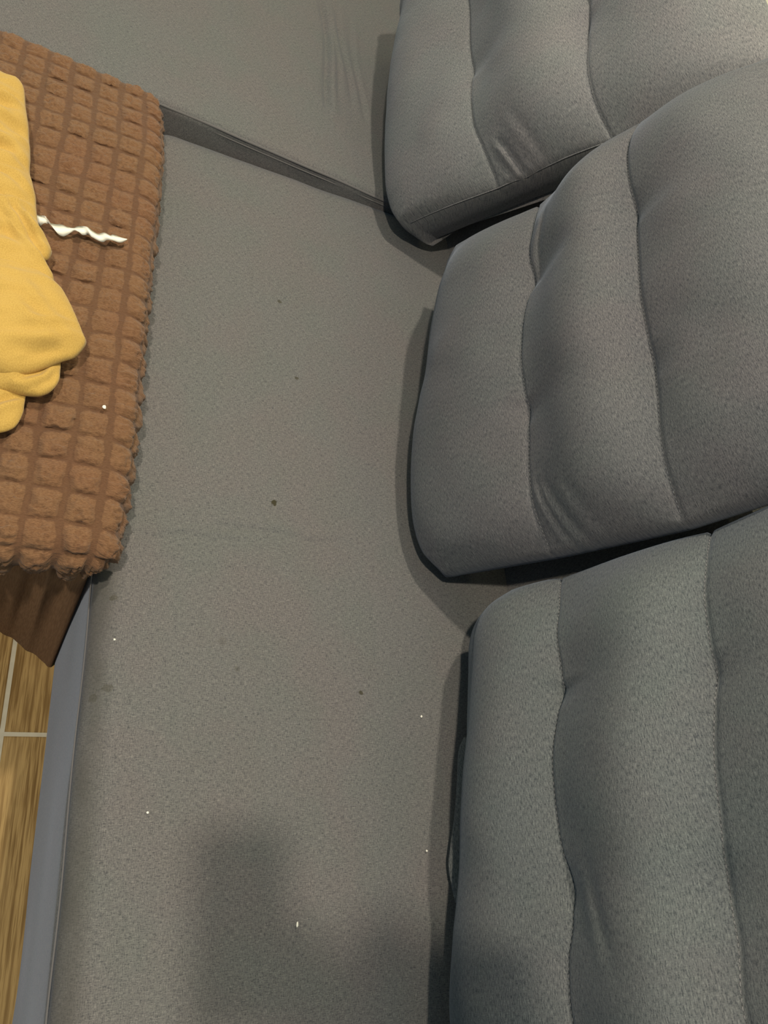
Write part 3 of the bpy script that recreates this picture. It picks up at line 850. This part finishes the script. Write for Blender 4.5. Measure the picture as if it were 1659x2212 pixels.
JV, JR, JE = [], [], []
def jt(p, r, frm=None):
    JV.append(Vector(p)); JR.append(r if isinstance(r, tuple) else (r, r))
    if frm is not None: JE.append((frm, len(JV) - 1))
    return len(JV) - 1
pel = jt((-0.20, -0.42, 0.93), (0.150, 0.115))
wai = jt((-0.165, -0.39, 1.08), (0.130, 0.100), pel)
che = jt((-0.115, -0.315, 1.25), (0.150, 0.110), wai)
upc = jt((-0.075, -0.260, 1.37), (0.120, 0.090), che)
nk = jt((-0.050, -0.230, 1.465), 0.058, upc)
nk2 = jt((-0.020, -0.183, 1.535), 0.055, nk)
hd = jt((0.006, -0.160, 1.600), (0.076, 0.086), nk2)
hd2 = jt((0.004, -0.170, 1.660), (0.074, 0.086), hd)
hd3 = jt((0.000, -0.187, 1.700), (0.055, 0.062), hd2)
chin = jt((0.024, -0.105, 1.550), (0.036, 0.028), hd)
nose = jt((0.030, -0.063, 1.597), (0.013, 0.013), hd)
for sx in (-1, 1):
    jt((0.006 + sx*0.080, -0.180 - sx*0.010, 1.598), (0.012, 0.024), hd)
TRUNK = [pel, wai, che, upc, nk]; LEGS = []
for sx, hip, knee, ank, toe in ((1, (-0.115, -0.43, 0.86), (-0.10, -0.40, 0.49), (-0.10, -0.45, 0.09), (-0.09, -0.31, 0.035)),
                                (-1, (-0.295, -0.42, 0.86), (-0.33, -0.38, 0.49), (-0.34, -0.42, 0.09), (-0.35, -0.28, 0.035))):
    h = jt(hip, 0.092, pel); kn = jt(knee, 0.060, h); cf = jt(tuple(Vector(knee)*0.65 + Vector(ank)*0.35 + Vector((0, -0.02, 0))), 0.056, kn)
    an = jt(ank, 0.038, cf); he = jt((ank[0], ank[1] - 0.03, 0.038), 0.036, an); toe_j = jt(toe, (0.044, 0.028), an)
    LEGS += [h, kn, cf, an]
HAND = []
SH_R, EL_R = (0.105, -0.185, 1.415), (0.215, -0.085, 1.350)
SH_L, EL_L = (-0.250, -0.280, 1.390), (-0.330, -0.345, 1.110)
for sx, sh, el in ((1, SH_R, EL_R),):
    m = lambda x, y, z: cs(-0.02 + sx*x, y, z)
    s0 = jt(sh, 0.066, upc); mu = jt(tuple((Vector(sh)*0.5 + Vector(el)*0.5)), 0.050, s0); e = jt(el, 0.040, mu)
    UPPER = [s0, mu, e]
    wr = m(0.085, 0.165, -0.060)
    fa = jt(tuple(Vector(el)*0.55 + wr*0.45), 0.038, e)
    w = jt(wr, (0.028, 0.022), fa)
    pa = jt(m(0.062, 0.120, -0.034), (0.030, 0.016), w)
    for i, (dy, ln) in enumerate(((-0.036, 1.0), (-0.014, 1.1), (0.008, 1.0), (0.029, 0.8))):
        k0 = jt(m(0.056, 0.112 + dy, -0.018), 0.0100, pa)
        k1 = jt(m(0.047, 0.106 + dy, 0.004), 0.0092, k0)
        k2 = jt(m(0.047 - 0.022*ln, 0.103 + dy, 0.0095), 0.0084, k1)
        jt(m(0.047 - 0.040*ln, 0.101 + dy, 0.0095), 0.0076, k2)
    t0 = jt(m(0.058, 0.110, -0.044), 0.0115, pa)
    t1 = jt(m(0.040, 0.088, -0.036), 0.0105, t0)
    jt(m(0.016, 0.072, -0.030), 0.0090, t1)
# the left arm hangs, the hand half open
s0 = jt(SH_L, 0.066, upc); mu = jt(tuple((Vector(SH_L) + Vector(EL_L))/2), 0.050, s0); e = jt(EL_L, 0.040, mu)
UPPER += [s0, mu, e]
w = jt((-0.335, -0.285, 0.880), (0.022, 0.028), jt((-0.345, -0.325, 1.000), 0.038, e))
pa = jt((-0.330, -0.262, 0.800), (0.016, 0.030), w)
for i, (dy, ln) in enumerate(((0.030, 1.0), (0.010, 1.1), (-0.010, 1.03), (-0.029, 0.8))):
    k0 = jt((-0.329, -0.256 + dy, 0.768), 0.0100, pa)
    k1 = jt((-0.326, -0.250 + dy, 0.768 - 0.036*ln), 0.0092, k0)
    k2 = jt((-0.315, -0.246 + dy, 0.768 - 0.062*ln), 0.0084, k1)
    jt((-0.298, -0.244 + dy, 0.768 - 0.078*ln), 0.0076, k2)
t0 = jt((-0.318, -0.232, 0.815), 0.0115, pa)
jt((-0.303, -0.206, 0.768), 0.0092, jt((-0.310, -0.216, 0.792), 0.0105, t0))
me = bpy.data.meshes.new("body")
me.from_pydata([tuple(v) for v in JV], JE, [])
tmp = bpy.data.objects.new("body", me); COL.objects.link(tmp)
sk = tmp.modifiers.new("skin", 'SKIN'); sk.use_smooth_shade = True
for i, r in enumerate(JR):
    me.skin_vertices[0].data[i].radius = r
me.skin_vertices[0].data[0].use_root = True
sb = tmp.modifiers.new("sub", 'SUBSURF'); sb.levels = 2; sb.render_levels = 2
bpy.context.view_layer.update()
dg = bpy.context.evaluated_depsgraph_get()
bme = bpy.data.meshes.new_from_object(tmp.evaluated_get(dg))
bpy.data.objects.remove(tmp)
person = empty("person", (-0.2, -0.42, 0), "person in navy T-shirt and grey trousers holding up a phone over the sofa", "person")
bme.transform(Matrix.Translation(person.location).inverted())
bme.name = "body"
bme.materials.clear()
bm = bmesh.new(); bm.from_mesh(bme)
bmesh.ops.delete(bm, geom=[v for v in bm.verts if not v.link_faces], context='VERTS')
bm.to_mesh(bme); bm.free()
body = link("body", bme, M_SKIN, person)
def seg_d(p, a, b):
    ab = b - a
    t = max(0.0, min(1.0, (p - a).dot(ab)/max(ab.length_squared, 1e-9)))
    return (p - a - ab*t).length, t
def nearest(p):
    """the bone (joint pair) whose flesh p belongs to"""
    best = (9, 0, 0, 0)
    for a, c in JE:
        d, t = seg_d(p, JV[a], JV[c])
        d -= (1 - t)*max(JR[a]) + t*max(JR[c])
        if d < best[0]: best = (d, a, c, t)
    return best
def garment(name, mat, test, push, cuts=()):
    """a cloth layer over the part of the body that passes the test, cut clean at the given planes"""
    bm = bmesh.new(); bm.from_mesh(bme)
    for co, no in cuts:
        bmesh.ops.bisect_plane(bm, geom=bm.verts[:] + bm.edges[:] + bm.faces[:], plane_co=Vector(co) - person.location, plane_no=Vector(no))
    bm.normal_update()
    kill = [f for f in bm.faces if not test(f.calc_center_median() + person.location)]
    for v, co in [(v, v.co + v.normal*push) for v in bm.verts]: v.co = co
    bmesh.ops.delete(bm, geom=kill, context='FACES')
    # keep the largest piece only
    seen, best = set(), []
    for f in bm.faces:
        if f in seen: continue
        st, isl = [f], []
        seen.add(f)
        while st:
            g = st.pop(); isl.append(g)
            for e in g.edges:
                for h in e.link_faces:
                    if h not in seen: seen.add(h); st.append(h)
        if len(isl) > len(best): best = isl
    best = set(best)
    bmesh.ops.delete(bm, geom=[f for f in bm.faces if f not in best], context='FACES')
    bmesh.ops.delete(bm, geom=[v for v in bm.verts if not v.link_faces], context='VERTS')
    bmesh.ops.holes_fill(bm, edges=[e for e in bm.edges if e.is_boundary], sides=8)
    return bm_obj(name, bm, mat, person)
def lerp3(a, b, t): return tuple(Vector(a)*(1 - t) + Vector(b)*t)
def shirt_test(p):
    if 0.885 < p.z < 1.0 and (p - Vector((-0.2, -0.42, p.z))).length < 0.168: return True
    d, a, c, t = nearest(p)
    if c in UPPER: return c in UPPER[:1] + UPPER[3:4] or c in (UPPER[1], UPPER[4]) or (c in (UPPER[2], UPPER[5]) and t < 0.25)
    return 0.885 < p.z < 1.452 and (c in TRUNK or c in LEGS)
def leg_test(p):
    d, a, c, t = nearest(p)
    return 0.11 < p.z < 0.93 and (c in TRUNK or c in LEGS)
def cutp(mid, el, t=0.25): return (lerp3(mid, el, t), Vector(el) - Vector(mid))
MID_R = lerp3(SH_R, EL_R, 0.5); MID_L = lerp3(SH_L, EL_L, 0.5)
garment("shirt", M_SHIRT, shirt_test, 0.013, [((0, 0, 0.885), (0, 0, 1)), ((0, 0, 1.452), (0, 0, 1)), cutp(MID_R, EL_R), cutp(MID_L, EL_L)])
garment("trousers", M_TROUSER, leg_test, 0.004, [((0, 0, 0.11), (0, 0, 1)), ((0, 0, 0.93), (0, 0, 1))])
hc = Vector((0.004, -0.170, 1.655)); hn = Vector((0.12, 0.80, -0.62))
garment("hair", M_HAIR, lambda p: p.z > 1.585 and (p - hc).dot(hn) < 0.028 and (p - hc).length < 0.2, 0.012, [(hc + hn.normalized()*0.028, hn), ((0, 0, 1.585), (0, 0, 1))])
for sx in (-1, 1):
    bm = bmesh.new(); bmesh.ops.create_uvsphere(bm, u_segments=16, v_segments=10, radius=0.0108)
    o = bm_obj("eye", bm, M_WHITE, person); o.location = Vector((0.021 + sx*0.030, -0.0935 - sx*0.004, 1.616)) - person.location
    bm = bmesh.new(); bmesh.ops.create_uvsphere(bm, u_segments=12, v_segments=8, radius=0.0055)
    q = bm_obj("iris", bm, M_HAIR, o); q.location = (0.0015, 0.0058, -0.0038)
    bm = bmesh.new(); tube(bm, [(0.021 + sx*x, -0.083 - sx*0.004 - 0.004*abs(x - 0.03)/0.015, 1.634 + z) for x, z in ((0.014, 0), (0.024, 0.004), (0.036, 0.004), (0.046, -0.001))], 0.003, 6)
    o = bm_obj("eyebrow", bm, M_HAIR, person); o.data.transform(Matrix.Translation(person.location).inverted())
bm = bmesh.new(); tube(bm, [(0.027 + x, -0.0775 - y, 1.566) for x, y in ((-0.022, 0.010), (-0.011, 0.003), (0, 0), (0.011, 0.003), (0.022, 0.010))], 0.0042, 8)
o = bm_obj("mouth", bm, plain("lips", (0.32, 0.12, 0.10), 0.5).m, person); o.data.transform(Matrix.Translation(person.location).inverted())
phone = empty("phone", tuple(cs(-0.021, 0.058, -0.009)), "black phone held up in one hand above the sofa", "phone")
rot = Matrix((RIGHT, -DOWN, -FWD)).transposed()
phone.rotation_euler = rot.to_euler()
def pbox(name, c, d, bev, mat):
    bm = bmesh.new(); bmesh.ops.create_cube(bm, size=1)
    for v in bm.verts: v.co = Vector((c[0] + v.co.x*d[0], c[1] + v.co.y*d[1], c[2] + v.co.z*d[2]))
    es = [e for e in bm.edges if abs((e.verts[0].co - e.verts[1].co).z) > 1e-5]
    bmesh.ops.bevel(bm, geom=es, offset=bev, segments=5, profile=0.5, affect='EDGES')
    return bm_obj(name, bm, mat, phone, False)
pbox("case", (0, 0, 0), (0.072, 0.147, 0.008), 0.011, M_TROUSER)
pbox("screen", (0, 0, 0.0042), (0.067, 0.142, 0.0006), 0.009, M_BLACK)
pbox("lens_plate", (0.020, 0.056, -0.0044), (0.026, 0.028, 0.001), 0.006, M_BLACK)
